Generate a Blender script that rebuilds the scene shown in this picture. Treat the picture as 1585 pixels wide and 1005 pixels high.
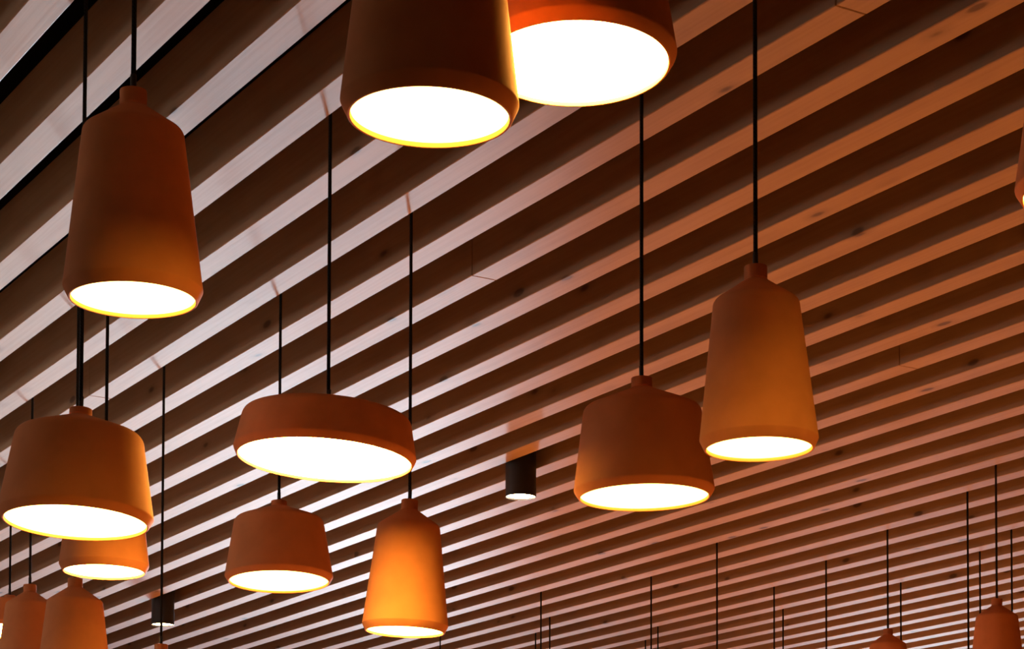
import bpy, bmesh, math, random
from mathutils import Vector, Matrix
random.seed(7)
S = bpy.context.scene
for o in list(bpy.data.objects): bpy.data.objects.remove(o, do_unlink=True)
COL = S.collection
R = math.radians

# ------------------------------------------------------------------ camera
CAM_Z = 1.60
cam_d = bpy.data.cameras.new('camera'); cam = bpy.data.objects.new('camera', cam_d); COL.objects.link(cam)
cam.location = (0, 0, CAM_Z); cam.rotation_euler = (R(90) + math.atan(165/3420), 0, 0)
cam_d.sensor_fit = 'HORIZONTAL'; cam_d.sensor_width = 36; cam_d.lens = 36*3420/1585
cam_d.shift_x = (792.5-1000)/1585; cam_d.shift_y = (1335-502.5)/1585
cam_d.clip_start = .05; cam_d.clip_end = 200
S.camera = cam
# ------------------------------------------------------------------ colour management
S.view_settings.view_transform = 'Standard'; S.view_settings.look = 'None'
S.view_settings.gamma = 1; S.view_settings.use_curve_mapping = False
S.view_settings.exposure = 0
# ------------------------------------------------------------------ room frame: u runs along the slats, v across them
N = Vector((0.83541, 0.54963, 0)); D = Vector((-0.54963, 0.83541, 0))
ANG = math.atan2(D.y, D.x)
def UV(u, v, z=0): return D*u + N*v + Vector((0, 0, z))
PITCH = 0.20564; V0 = 2.72882; SLAT_W = 0.0709; SLAT_H = 0.135
CEIL = 3.35; DECK = CEIL + SLAT_H
U0, U1, W0, W1 = -3.2, 17.0, -3.6, 12.4
# ------------------------------------------------------------------ world: daylight outside the windows
w = bpy.data.worlds.new('world'); S.world = w; w.use_nodes = True
bg = w.node_tree.nodes['Background']; bg.inputs[0].default_value = (.55, .72, 1, 1); bg.inputs[1].default_value = 1.2
# ------------------------------------------------------------------ daylight through the far windows, plus an added side fill
def area(name, loc, aim, sx, sy, power, color, spread=180):
    l = bpy.data.lights.new(name, 'AREA'); l.shape = 'RECTANGLE'; l.size = sx; l.size_y = sy
    l.energy = power; l.color = color; l.spread = R(spread)
    o = bpy.data.objects.new(name, l); COL.objects.link(o); o.location = loc
    o.rotation_euler = (Vector(aim)-Vector(loc)).to_track_quat('-Z', 'Y').to_euler()
    return o
COOL = (.43, .60, .70)
SIDE_FILL = 28
def beam(name, x, y, z, dx, elev, sx, sy, power, spread):
    return area(name, (x, y, z), (x+dx, y-1, z+math.tan(R(elev))), sx, sy, power, COOL, spread)
L1A, L1B, L2A = 205, 10.5, 9
beam('daylight_of_window_1', -3.9, 17.6, 1.5, 0, 6.5, 5.6, 1.5, L1A, 12)
beam('daylight_of_window_1_low', -2.15, 17.5, 1.0, .06, 19, 3.8, 1.2, L1B, 28)
beam('daylight_of_window_2', 2.3, 18.5, 1.0, -.05, 20, 1.8, 1.2, L2A, 20)
area('side_fill_light', UV(8.4, -3.4, 2.45), UV(5.6, 1.5, 2.5), 5.0, .8, SIDE_FILL, (1, .80, .64), 120)  # added soft fill for the left rims of the shades
# ------------------------------------------------------------------ node helpers
def mat(name):
    m = bpy.data.materials.new(name); m.use_nodes = True
    nt = m.node_tree; b = nt.nodes['Principled BSDF']; return m, nt, b
def node(nt, t, **k):
    n = nt.nodes.new(t)
    for a, v in k.items(): setattr(n, a, v)
    return n
def math_n(nt, op, a, b=None, clamp=False):
    n = node(nt, 'ShaderNodeMath', operation=op, use_clamp=clamp)
    for i, x in enumerate((a, b)):
        if x is None: continue
        if isinstance(x, (int, float)): n.inputs[i].default_value = x
        else: nt.links.new(x, n.inputs[i])
    return n.outputs[0]
def mix(nt, f, a, b, mode='MIX'):
    n = node(nt, 'ShaderNodeMix', data_type='RGBA', blend_type=mode)
    for s, x in ((n.inputs[0], f), (n.inputs[6], a), (n.inputs[7], b)):
        if isinstance(x, (int, float)): s.default_value = x
        elif isinstance(x, tuple): s.default_value = (*x, 1)
        else: nt.links.new(x, s)
    return n.outputs[2]
def ramp(nt, x, lo, hi, a=0., b=1.):
    n = node(nt, 'ShaderNodeMapRange', interpolation_type='SMOOTHSTEP')
    nt.links.new(x, n.inputs[0])
    for i, v in enumerate((lo, hi, a, b)): n.inputs[i+1].default_value = v
    return n.outputs[0]

# larch slats: long grain, small knots, slightly different tone per slat
def wood_mat(name, base, dark, knotty=True, rough=.6):
    m, nt, b = mat(name)
    tc = node(nt, 'ShaderNodeTexCoord'); oi = node(nt, 'ShaderNodeObjectInfo')
    off = node(nt, 'ShaderNodeVectorMath', operation='SCALE'); off.inputs[3].default_value = 37.3
    cx = node(nt, 'ShaderNodeCombineXYZ')
    for i in range(3): nt.links.new(oi.outputs['Random'], cx.inputs[i])
    nt.links.new(cx.outputs[0], off.inputs[0])
    add = node(nt, 'ShaderNodeVectorMath', operation='ADD')
    nt.links.new(tc.outputs['Object'], add.inputs[0]); nt.links.new(off.outputs[0], add.inputs[1])
    def mp(sc):
        x = node(nt, 'ShaderNodeMapping'); x.inputs['Scale'].default_value = sc
        nt.links.new(add.outputs[0], x.inputs[0]); return x.outputs[0]
    g = node(nt, 'ShaderNodeTexNoise'); g.inputs['Scale'].default_value = 1; g.inputs['Detail'].default_value = 5
    nt.links.new(mp((1.6, 110, 110)), g.inputs[0])
    g2 = node(nt, 'ShaderNodeTexNoise'); g2.inputs['Scale'].default_value = 1; g2.inputs['Detail'].default_value = 4
    nt.links.new(mp((2.2, 14, 14)), g2.inputs[0])
    f = math_n(nt, 'MULTIPLY', ramp(nt, g.outputs[0], .38, .68), .20)
    f2 = math_n(nt, 'MULTIPLY', ramp(nt, g2.outputs[0], .42, .75), .35)
    c = mix(nt, math_n(nt, 'ADD', f, f2, True), base, dark)
    if knotty:
        vo = node(nt, 'ShaderNodeTexVoronoi'); vo.inputs['Scale'].default_value = 1
        nt.links.new(mp((4.2, 11, 11)), vo.inputs[0])
        pick = math_n(nt, 'GREATER_THAN', node_sep(nt, vo.outputs['Color']), .42)
        k = math_n(nt, 'MULTIPLY', ramp(nt, vo.outputs['Distance'], .075, .15, 1., 0.), pick)
        halo = math_n(nt, 'MULTIPLY', ramp(nt, vo.outputs['Distance'], .08, .30, .30, 0.), pick)
        c = mix(nt, halo, c, tuple(x*.6 for x in dark)); c = mix(nt, math_n(nt, 'MULTIPLY', k, .75), c, (.07, .035, .02))
    nt.links.new(c, b.inputs['Base Color'])
    b.inputs['Roughness'].default_value = rough; b.inputs['Specular IOR Level'].default_value = .25
    bp = node(nt, 'ShaderNodeBump'); bp.inputs['Strength'].default_value = .12; bp.inputs['Distance'].default_value = .002
    nt.links.new(g.outputs[0], bp.inputs['Height']); nt.links.new(bp.outputs[0], b.inputs['Normal'])
    return m
def node_sep(nt, c):
    s = node(nt, 'ShaderNodeSeparateColor'); nt.links.new(c, s.inputs[0]); return s.outputs[0]

WOOD = wood_mat('larch_slat', (.43, .28, .175), (.29, .155, .08))
FLOORM = wood_mat('oak_floor', (.42, .24, .12), (.26, .13, .06), False, .45)

def clay(name, base, base2):
    m, nt, b = mat(name)
    tc = node(nt, 'ShaderNodeTexCoord')
    n1 = node(nt, 'ShaderNodeTexNoise'); n1.inputs['Scale'].default_value = 14; n1.inputs['Detail'].default_value = 6
    n2 = node(nt, 'ShaderNodeTexNoise'); n2.inputs['Scale'].default_value = 260; n2.inputs['Detail'].default_value = 3
    nt.links.new(tc.outputs['Object'], n1.inputs[0]); nt.links.new(tc.outputs['Object'], n2.inputs[0])
    nt.links.new(mix(nt, ramp(nt, n1.outputs[0], .35, .7), base, base2), b.inputs['Base Color'])
    b.inputs['Roughness'].default_value = .85; b.inputs['Specular IOR Level'].default_value = .2
    bp = node(nt, 'ShaderNodeBump'); bp.inputs['Strength'].default_value = .1; bp.inputs['Distance'].default_value = .0008
    nt.links.new(n2.outputs[0], bp.inputs['Height']); nt.links.new(bp.outputs[0], b.inputs['Normal'])
    return m
CLAY = clay('terracotta', (.72, .275, .11), (.65, .24, .095))

def plain(name, col, rough=.6, spec=.3, metal=0, noise=.12, scale=6):
    m, nt, b = mat(name)
    tc = node(nt, 'ShaderNodeTexCoord'); n1 = node(nt, 'ShaderNodeTexNoise'); n1.inputs['Scale'].default_value = scale
    nt.links.new(tc.outputs['Object'], n1.inputs[0])
    nt.links.new(mix(nt, n1.outputs[0], tuple(x*(1-noise) for x in col), tuple(min(1, x*(1+noise)) for x in col)), b.inputs['Base Color'])
    b.inputs['Roughness'].default_value = rough; b.inputs['Specular IOR Level'].default_value = spec; b.inputs['Metallic'].default_value = metal
    return m
BLACK = plain('black_powder_coat', (.018, .018, .022), .45, .4)
DECKM = plain('black_painted_deck', (.004, .003, .003), .95, .05)
DARK_FLOOR = plain('dark_floor_low_bounce', (.03, .022, .018), .95, .05, 0, .3, 60)  # near floor kept dark so little light bounces onto the slat sides
WALLM = plain('dark_plaster', (.16, .09, .05), .9, .1)
FRAMEM = plain('dark_window_frame', (.03, .03, .03), .5, .3)
def cord_mat():
    m, nt, b = mat('black_woven_cord')
    tc = node(nt, 'ShaderNodeTexCoord'); wv = node(nt, 'ShaderNodeTexWave', bands_direction='DIAGONAL'); wv.inputs['Scale'].default_value = 90
    nt.links.new(tc.outputs['Object'], wv.inputs[0])
    nt.links.new(mix(nt, wv.outputs[1], (.008, .008, .009), (.02, .019, .018)), b.inputs['Base Color'])
    b.inputs['Roughness'].default_value = .8; b.inputs['Specular IOR Level'].default_value = .15
    return m
CORD = cord_mat()
def emit(name, col, s):
    m = bpy.data.materials.new(name); m.use_nodes = True; nt = m.node_tree; nt.nodes.clear()
    e = node(nt, 'ShaderNodeEmission'); o = node(nt, 'ShaderNodeOutputMaterial')
    e.inputs[0].default_value = (*col, 1); e.inputs[1].default_value = s; nt.links.new(e.outputs[0], o.inputs[0]); return m
LAMPS = {}
def lamp_mat(level):   # each pendant is dimmed to its own level
    if level not in LAMPS: LAMPS[level] = emit('glowing_opal_diffuser', (1, .54, .088), level)
    return LAMPS[level]
SPOTE = emit('glowing_spot_lens', (1, .6, .28), 40)
m, nt, b = mat('window_glass'); GLASS = m
b.inputs['Transmission Weight'].default_value = 1; b.inputs['Roughness'].default_value = 0; b.inputs['IOR'].default_value = 1.02

# ------------------------------------------------------------------ mesh helpers
def obj(name, bm, m, parent=None, smooth=False):
    me = bpy.data.meshes.new(name); bm.normal_update(); bm.to_mesh(me); bm.free(); me.materials.append(m)
    if smooth:
        for p in me.polygons: p.use_smooth = True
    o = bpy.data.objects.new(name, me); COL.objects.link(o); o.parent = parent
    return o
def box(bm, x0, x1, y0, y1, z0, z1):
    r = bmesh.ops.create_cube(bm, size=1)
    bmesh.ops.scale(bm, vec=(x1-x0, y1-y0, z1-z0), verts=r['verts'])
    bmesh.ops.translate(bm, vec=((x0+x1)/2, (y0+y1)/2, (z0+z1)/2), verts=r['verts'])
    return r['verts']
def lathe(pts, seg=96, closed=False, sharp=35):
    """spin a profile [(r, z), ...] about z; duplicate rings where the profile turns sharply so edges stay crisp"""
    bm = bmesh.new(); rings = []
    for r, z in pts:
        if r < 1e-6: rings.append([bm.verts.new((0, 0, z))]); continue
        rings.append([bm.verts.new((r*math.cos(2*math.pi*i/seg), r*math.sin(2*math.pi*i/seg), z)) for i in range(seg)])
    prs = list(zip(rings, rings[1:]))
    if closed: prs.append((rings[-1], rings[0]))
    for a, b_ in prs:
        for i in range(seg):
            j = (i+1) % seg
            if len(a) == 1 and len(b_) == 1: continue
            if len(a) == 1: bm.faces.new((a[0], b_[i], b_[j]))
            elif len(b_) == 1: bm.faces.new((a[j], a[i], b_[0]))
            else: bm.faces.new((a[j], a[i], b_[i], b_[j]))
    bmesh.ops.recalc_face_normals(bm, faces=bm.faces)
    for e in bm.edges:
        if len(e.link_faces) == 2 and e.calc_face_angle(0) > R(sharp): e.smooth = False
    return bm
def rounded(pts, rad, n=6):
    """fillet the inner corners of an open profile; rad[i] is the radius at point i"""
    out = [pts[0]]
    for i in range(1, len(pts)-1):
        p0, p, p1 = Vector(pts[i-1]), Vector(pts[i]), Vector(pts[i+1]); r = rad[i]
        if not r: out.append(tuple(p)); continue
        a = (p0-p).normalized(); b_ = (p1-p).normalized(); half = a.angle(b_)/2
        t = min(r/math.tan(half), .45*(p0-p).length, .45*(p1-p).length)
        A_, B_ = p+a*t, p+b_*t
        for k in range(n+1):
            s = k/n; q = A_*(1-s)**2 + p*2*s*(1-s) + B_*s*s; out.append((q.x, q.y))
    out.append(pts[-1]); return out
def tag(o, label, cat, group=None, kind=None):
    if label: o['label'] = label
    if cat: o['category'] = cat
    if group: o['group'] = group
    if kind: o['kind'] = kind
    return o
def empty(name, loc, rz=0):
    o = bpy.data.objects.new(name, None); COL.objects.link(o); o.location = loc; o.rotation_euler = (0, 0, rz)
    o.empty_display_size = .05; return o
def struct(name, bm, m, parent=None):
    o = obj(name, bm, m, parent)
    if parent is None: o['kind'] = 'structure'; o.rotation_euler = (0, 0, ANG); o.location = (0, 0, 0)
    return o
# in the rotated frame local x = u and local y = -v
def ubox(bm, u0, u1, v0, v1, z0, z1): return box(bm, u0, u1, -v1, -v0, z0, z1)

# ------------------------------------------------------------------ the room
FSPLIT = 2.2   # unseen floor made dark up to here to dim slat sides, oak beyond
bm = bmesh.new(); ubox(bm, U0-.2, U1+.2, W0-.2, FSPLIT, -.1, 0); struct('floor', bm, DARK_FLOOR)
bm = bmesh.new(); ubox(bm, U0-.2, U1+.2, FSPLIT, W1+.2, -.1, 0); struct('floor', bm, FLOORM)
bm = bmesh.new(); ubox(bm, U0-.2, U1+.2, W0-.2, W1+.2, DECK, DECK+.12); struct('ceiling', bm, DECKM)
bm = bmesh.new(); L0, L1, LZ0, LZ1 = 6.2, 11.8, 1.9, 3.05      # unseen strip opening added in the left wall to carry the side fill
ubox(bm, U0-.2, L0, W0-.2, W0, 0, DECK); ubox(bm, L1, U1+.2, W0-.2, W0, 0, DECK)
ubox(bm, L0, L1, W0-.2, W0, 0, LZ0); ubox(bm, L0, L1, W0-.2, W0, LZ1, DECK); struct('wall_left', bm, WALLM)
bm = bmesh.new(); ubox(bm, U0-.2, U0, W0, W1, 0, DECK); struct('wall_back', bm, WALLM)
# far wall (across the slats' ends) with window_1, right wall (beyond the last slat) with window_2
WZ0, WZ1 = .25, 2.75
f0, f1 = 3.4, 9.4        # window_1 along v
r0, r1 = 12.0, 16.4      # window_2 along u
bm = bmesh.new()
ubox(bm, U1, U1+.2, W0, f0, 0, DECK); ubox(bm, U1, U1+.2, f1, W1+.2, 0, DECK)
ubox(bm, U1, U1+.2, f0, f1, 0, WZ0); ubox(bm, U1, U1+.2, f0, f1, WZ1, DECK); struct('wall_far', bm, WALLM)
bm = bmesh.new()
ubox(bm, U0, r0, W1, W1+.2, 0, DECK); ubox(bm, r1, U1, W1, W1+.2, 0, DECK)
ubox(bm, r0, r1, W1, W1+.2, 0, WZ0); ubox(bm, r0, r1, W1, W1+.2, WZ1, DECK); struct('wall_right', bm, WALLM)
def window(name, a0, a1, along_v, WZ0=WZ0, WZ1=WZ1, W1=W1):
    bm = bmesh.new(); t = .05; n = 4
    def bb(p0, p1, z0, z1, q0, q1):
        if along_v: ubox(bm, U1+q0, U1+q1, p0, p1, z0, z1)
        else: ubox(bm, p0, p1, W1+q0, W1+q1, z0, z1)
    bb(a0, a1, WZ0, WZ0+t, .06, .14); bb(a0, a1, WZ1-t, WZ1, .06, .14)
    for i in range(n+1):
        p = a0+(a1-a0-t)*i/n; bb(p, p+t, WZ0+t, WZ1-t, .06, .14)
    o = struct(name, bm, FRAMEM)
    bm = bmesh.new()
    bb(a0+t, a1-t, WZ0+t, WZ1-t, .097, .103)
    g = obj('window_pane', bm, GLASS, o)
window('window_1', f0, f1, True)
window('window_2', r0, r1, False)
window('window_fill', L0, L1, False, LZ0, LZ1, W0-.2)  # unseen window made up around the side fill

# ------------------------------------------------------------------ the slats
SEAMS = {0: [4.84], -1: [3.10], 7: [4.89], -2: [6.51]}
def slat(k, bm_cuts):
    ua, ub = -2.6, U1-.004
    cuts = [ua] + sorted(bm_cuts) + [ub]; mid = 6.0
    bm = bmesh.new()
    for a, b_ in zip(cuts, cuts[1:]):
        g0 = .0012 if a != ua else 0; g1 = .0012 if b_ != ub else 0
        box(bm, a+g0-mid, b_-g1-mid, -SLAT_W/2, SLAT_W/2, 0, SLAT_H-.001)
    bmesh.ops.bevel(bm, geom=[e for e in bm.edges], offset=.0018, segments=1, affect='EDGES')
    o = obj('timber_slat', bm, WOOD)
    o.location = UV(mid, V0 + k*PITCH - SLAT_W/2, CEIL); o.rotation_euler = (0, 0, ANG)
    return o
proto = None
SG = 'timber slats across the ceiling'
GEN = 'long square-edged larch slat without a visible joint, fixed under the black ceiling'
SL = {0: 'ceiling slat with a thin dark joint near the centre of the photo',
      -1: 'ceiling slat with a thin joint at the top edge, right of the longest cord',
      7: 'ceiling slat with a faint skewed joint right of the tall orange pendant',
      -2: 'ceiling slat with a faint joint above the neck of the wide left pendant',
      -4: 'ceiling slat behind which the cord of the flat disc pendant rises out of sight',
      5: 'ceiling slat with both black cylinder spotlights tucked behind its far edge',
      13: 'ceiling slat where the long cord just left of the corner pendant ends',
      14: 'ceiling slat where the cord of the distant shoulder at the bottom edge ends',
      15: 'ceiling slat where the lone cord left of the distant shoulder ends'}
for k in range(-14, 46):
    if k in SEAMS: o = slat(k, SEAMS[k])
    elif proto is None: o = proto = slat(k, [])
    else:
        o = proto.copy(); COL.objects.link(o); o.location = UV(6.0, V0 + k*PITCH - SLAT_W/2, CEIL)
    tag(o, SL.get(k, GEN), 'slat', SG)

# ------------------------------------------------------------------ pendants
# profile: (neck r, neck drop, shoulder r, shoulder drop, corner r, corner drop, lip r, lip drop)
KIND = {
 'tall': dict(n=(.0195, .0250), s=(.0725, .0605, .014), c=(.1000, .2940, .005), l=(.0925, .3100), fl=.0035),
 'wide': dict(n=(.0205, .0150), s=(.1150, .0500, .020), c=(.1400, .2010, .007), l=(.1315, .2150), fl=.004),
 'deep': dict(n=(.0208, .0220), s=(.1170, .0620, .018), c=(.1405, .2260, .007), l=(.1315, .2405), fl=.004),
 'disc': dict(n=(.0200, .0130), s=(.1720, .0330, .016), c=(.1875, .1110, .008), l=(.1810, .1250), fl=.003),
}
MESH = {}
def build_kind(kind):
    K = KIND[kind]; nr, nh = K['n']; sr, sd, sf = K['s']; cr, cd, cf = K['c']; lr, ld = K['l']
    wall = .0040
    outer = [(nr, -nh+.001), (sr, -sd), (cr, -cd), (lr, -ld)]
    outer = rounded([(nr*.9, -nh+K['fl'])] + outer, [0, K['fl'], sf, cf, 0], 7) if False else rounded(outer, [0, sf, cf, 0], 8)
    # soft flare where the shade grows out of the neck
    f = K['fl']; p1 = Vector(outer[0]); d1 = (Vector(outer[1])-p1).normalized()
    outer = [(nr, -nh+f*.8), (nr+f*.05, -nh+f*.35), (nr+f*.22, -nh-abs(d1.y)*0+.0), (nr+f*.9, p1.y+d1.y*f*1.1)] + outer[1:]
    lip = [(lr-.0012, -ld-.0010), (lr-wall+.0006, -ld-.0008), (lr-wall, -ld+.0010), (lr-wall, -ld+.0085)]
    inner = [(cr-.008, -cd), (sr-.008, -sd-.008), (nr*.5, -nh-.006)]
    sh = lathe(outer+lip+inner, closed=False)
    me_s = obj('shade', sh, CLAY, None, True).data
    nk = lathe([(0, .0), (.0050, .0), (nr-.0015, 0), (nr-.0003, -.0006), (nr, -.0020), (nr, -nh+f*.8+.0004), (nr*.5, -nh+f*.8)])
    me_n = obj('neck', nk, CLAY, None, True).data
    gr = lathe([(.0036, .024), (.0042, .0235), (.0045, .022), (.0045, -.002), (0, -.002)], 32)
    me_g = obj('cord_grip', gr, BLACK, None, True).data
    df = lathe([(0, -ld-.0012), (lr*.5, -ld-.0004), (lr*.8, -ld+.0018), (lr-wall-.0004, -ld+.0045), (lr-wall-.0004, -ld+.0075), (0, -ld+.0075)])
    me_d = obj('diffuser', df, lamp_mat(12), None, True).data
    for me in (me_s, me_n, me_g, me_d):
        for o in list(bpy.data.objects):
            if o.data == me: bpy.data.objects.remove(o)
    MESH[kind] = (me_s, me_n, me_g, me_d)
for k in KIND: build_kind(k)
DOWN = 110
def pendant(kind, x, y, z, label, group=None, roll=0, pitch=0, glow=12, size=1):
    """x, y, z: top of the neck; roll/pitch: how far the shade hangs out of plumb (degrees)"""
    root = empty('pendant_lamp', (x, y, z)); tag(root, label, 'pendant lamp', group)
    for nm, me in zip(('shade', 'neck', 'cord_grip', 'diffuser'), MESH[kind]):
        o = bpy.data.objects.new(nm, me); COL.objects.link(o); o.parent = root
        o.rotation_euler = (R(-pitch), R(roll), 0); o.scale = (size,)*3
        if nm == 'diffuser' and glow != 12:
            o.material_slots[0].link = 'OBJECT'; o.material_slots[0].material = lamp_mat(glow)
    l = bpy.data.lights.get('downlight_'+kind)
    if l is None:
        l = bpy.data.lights.new('downlight_'+kind, 'SPOT'); l.color = (1, .53, .18); l.shadow_soft_size = 0
        l.spot_size = R(125); l.spot_blend = 1; l.energy = DOWN*(KIND[kind]['l'][0]/.0925)**2
    lo = bpy.data.objects.new('downlight', l); COL.objects.link(lo); lo.parent = root; lo.location = (0, 0, -size*KIND[kind]['l'][1]-.004)
    r = .00375; L = DECK-.001-z
    c = obj('cord', lathe([(0, .0), (r, .0), (r, L), (0, L)], 16), CORD, root, True)
    return root
P = pendant
P('tall', -.749, 3.170, 2.882, 'tall bottle-shaped terracotta pendant hanging alone in the upper left of the photo', roll=-.6, glow=16)
P('wide', -1.045, 4.040, 2.634, 'wide terracotta pendant at the left edge, hanging below the tall upper-left one', roll=1, pitch=3.2, glow=24)
P('wide', -.961, 5.733, 2.823, 'shaded brown wide pendant hanging directly below the flat disc-shaped pendant', roll=-1, pitch=3.2)
P('tall', -.552, 5.115, 2.694, 'tall pendant with its whole front lit glowing orange, low in the middle', roll=1.8, glow=40)
P('tall', .184, 3.660, 2.779, 'tall orange-lit pendant on the right, hanging in front of a wide one', roll=-1)
P('deep', -.009, 4.350, 2.776, 'wide deep terracotta pendant partly behind the tall one on the right', roll=-1.4)
P('tall', -.242, 2.430, 2.862, 'large tall pendant cut by the top edge, its right flank lit orange', roll=0, glow=18)
P('deep', -.091, 2.680, 2.924, 'large wide pendant cut by the top edge, its glowing face half behind its neighbour', roll=-1.5, pitch=3.3, glow=150, size=.885)
P('disc', -.657, 4.518, 2.773, 'flat broad disc-shaped pendant with a big oval glowing face', roll=2.6, pitch=1.8, glow=80)
P('tall', -1.232, 4.990, 2.811, 'orange-lit pendant whose lower end peeks out from under the wide one at the left edge', pitch=1, glow=70)
P('tall', -1.520, 5.840, 2.638, 'evenly lit tall pendant at the bottom left, right one of the touching pair')
P('tall', -1.911, 6.804, 2.790, 'darker tall pendant at the bottom left corner, half behind its brighter neighbour')
P('tall', -1.420, 6.432, 2.549, 'pendant at bottom left of which only the orange neck and long thin cord show')
P('tall', 1.223, 7.651, 2.888, 'distant dark red-brown tall pendant in the bottom right corner')
P('tall', .968, 8.787, 2.958, 'distant pendant whose pointed shoulder just rises over the bottom edge at right')
P('deep', .698, 3.280, 3.006, 'pendant cut by the right edge, only a thin orange-lit flank showing', glow=18)
P('disc', -2.217, 7.644, 2.899, 'flat pendant at the bottom left corner, almost hidden behind the darker tall one', glow=80)
# pendants whose cords show and whose shades hang just below the picture
LOW = [
 (-1.080, 11.525, 2.62, 'tall', 'pendant on the short thin cord emerging under the glowing tall middle pendant'),
 (-.579, 11.512, 2.66, 'wide', 'pendant on the leftmost of three close cords right of the glowing tall middle pendant'),
 (-.491, 10.255, 2.60, 'tall', 'pendant on the middle, longest of three close cords right of the glowing tall pendant'),
 (-.482, 10.990, 2.70, 'disc', 'pendant on the rightmost of three close cords right of the glowing tall pendant'),
 (-.003, 11.759, 2.66, 'wide', 'pendant on the shortest of three close cords under the wide deep pendant'),
 (.023, 9.848, 2.52, 'tall', 'pendant on the longest of three close cords under the wide deep pendant'),
 (.061, 11.286, 2.70, 'disc', 'pendant on the rightmost of three close cords under the wide deep pendant'),
 (.293, 9.064, 2.50, 'wide', 'pendant on the long lone cord below the lower tip of the tall right pendant'),
 (.590, 10.110, 2.62, 'tall', 'pendant on the longer, left one of a close pair of cords at lower right'),
 (.670, 10.736, 2.60, 'wide', 'pendant on the shorter, right one of a close pair of cords at lower right'),
 (.776, 9.452, 2.58, 'wide', 'pendant on the lone cord between the close pair of cords and the distant shoulder'),
 (1.160, 9.992, 2.55, 'tall', 'pendant on the short cord just right of the distant pendant shoulder'),
 (1.186, 8.080, 2.62, 'wide', 'pendant on the long cord left of the corner pendant, running out of the picture'),
 (1.407, 9.242, 2.60, 'tall', 'pendant on the thin cord that vanishes behind the corner pendant\'s left shoulder'),
 (1.464, 8.780, 2.55, 'wide', 'pendant on the thin cord that vanishes behind the corner pendant\'s right shoulder'),
]
for x, y, z, k, t in LOW:
    P(k, x, y, z, t, 'pendants hanging below the picture')

# ------------------------------------------------------------------ ceiling spotlights
def spot(x, y, zb, r, label):
    root = empty('cylinder_spotlight', (x, y, zb)); tag(root, label, 'spotlight', 'black cylinder spotlights')
    h = DECK-.001-zb
    obj('housing', lathe([(0, h), (r, h), (r, .0012), (r-.0012, 0), (r-.0025, 0), (r-.0030, .002), (r-.0030, .012), (0, .012)], 64), BLACK, root, True)
    obj('lens', lathe([(0, .004), (r-.0034, .005), (r-.0034, .010), (0, .010)], 64), SPOTE, root, True)
spot(-.436, 7.620, 3.240, .0535, 'black cylinder spotlight at the middle of the ceiling, left of the wide deep pendant')
spot(-2.302, 10.457, 3.236, .0535, 'small distant black cylinder spotlight crossed by a thin cord at lower left')
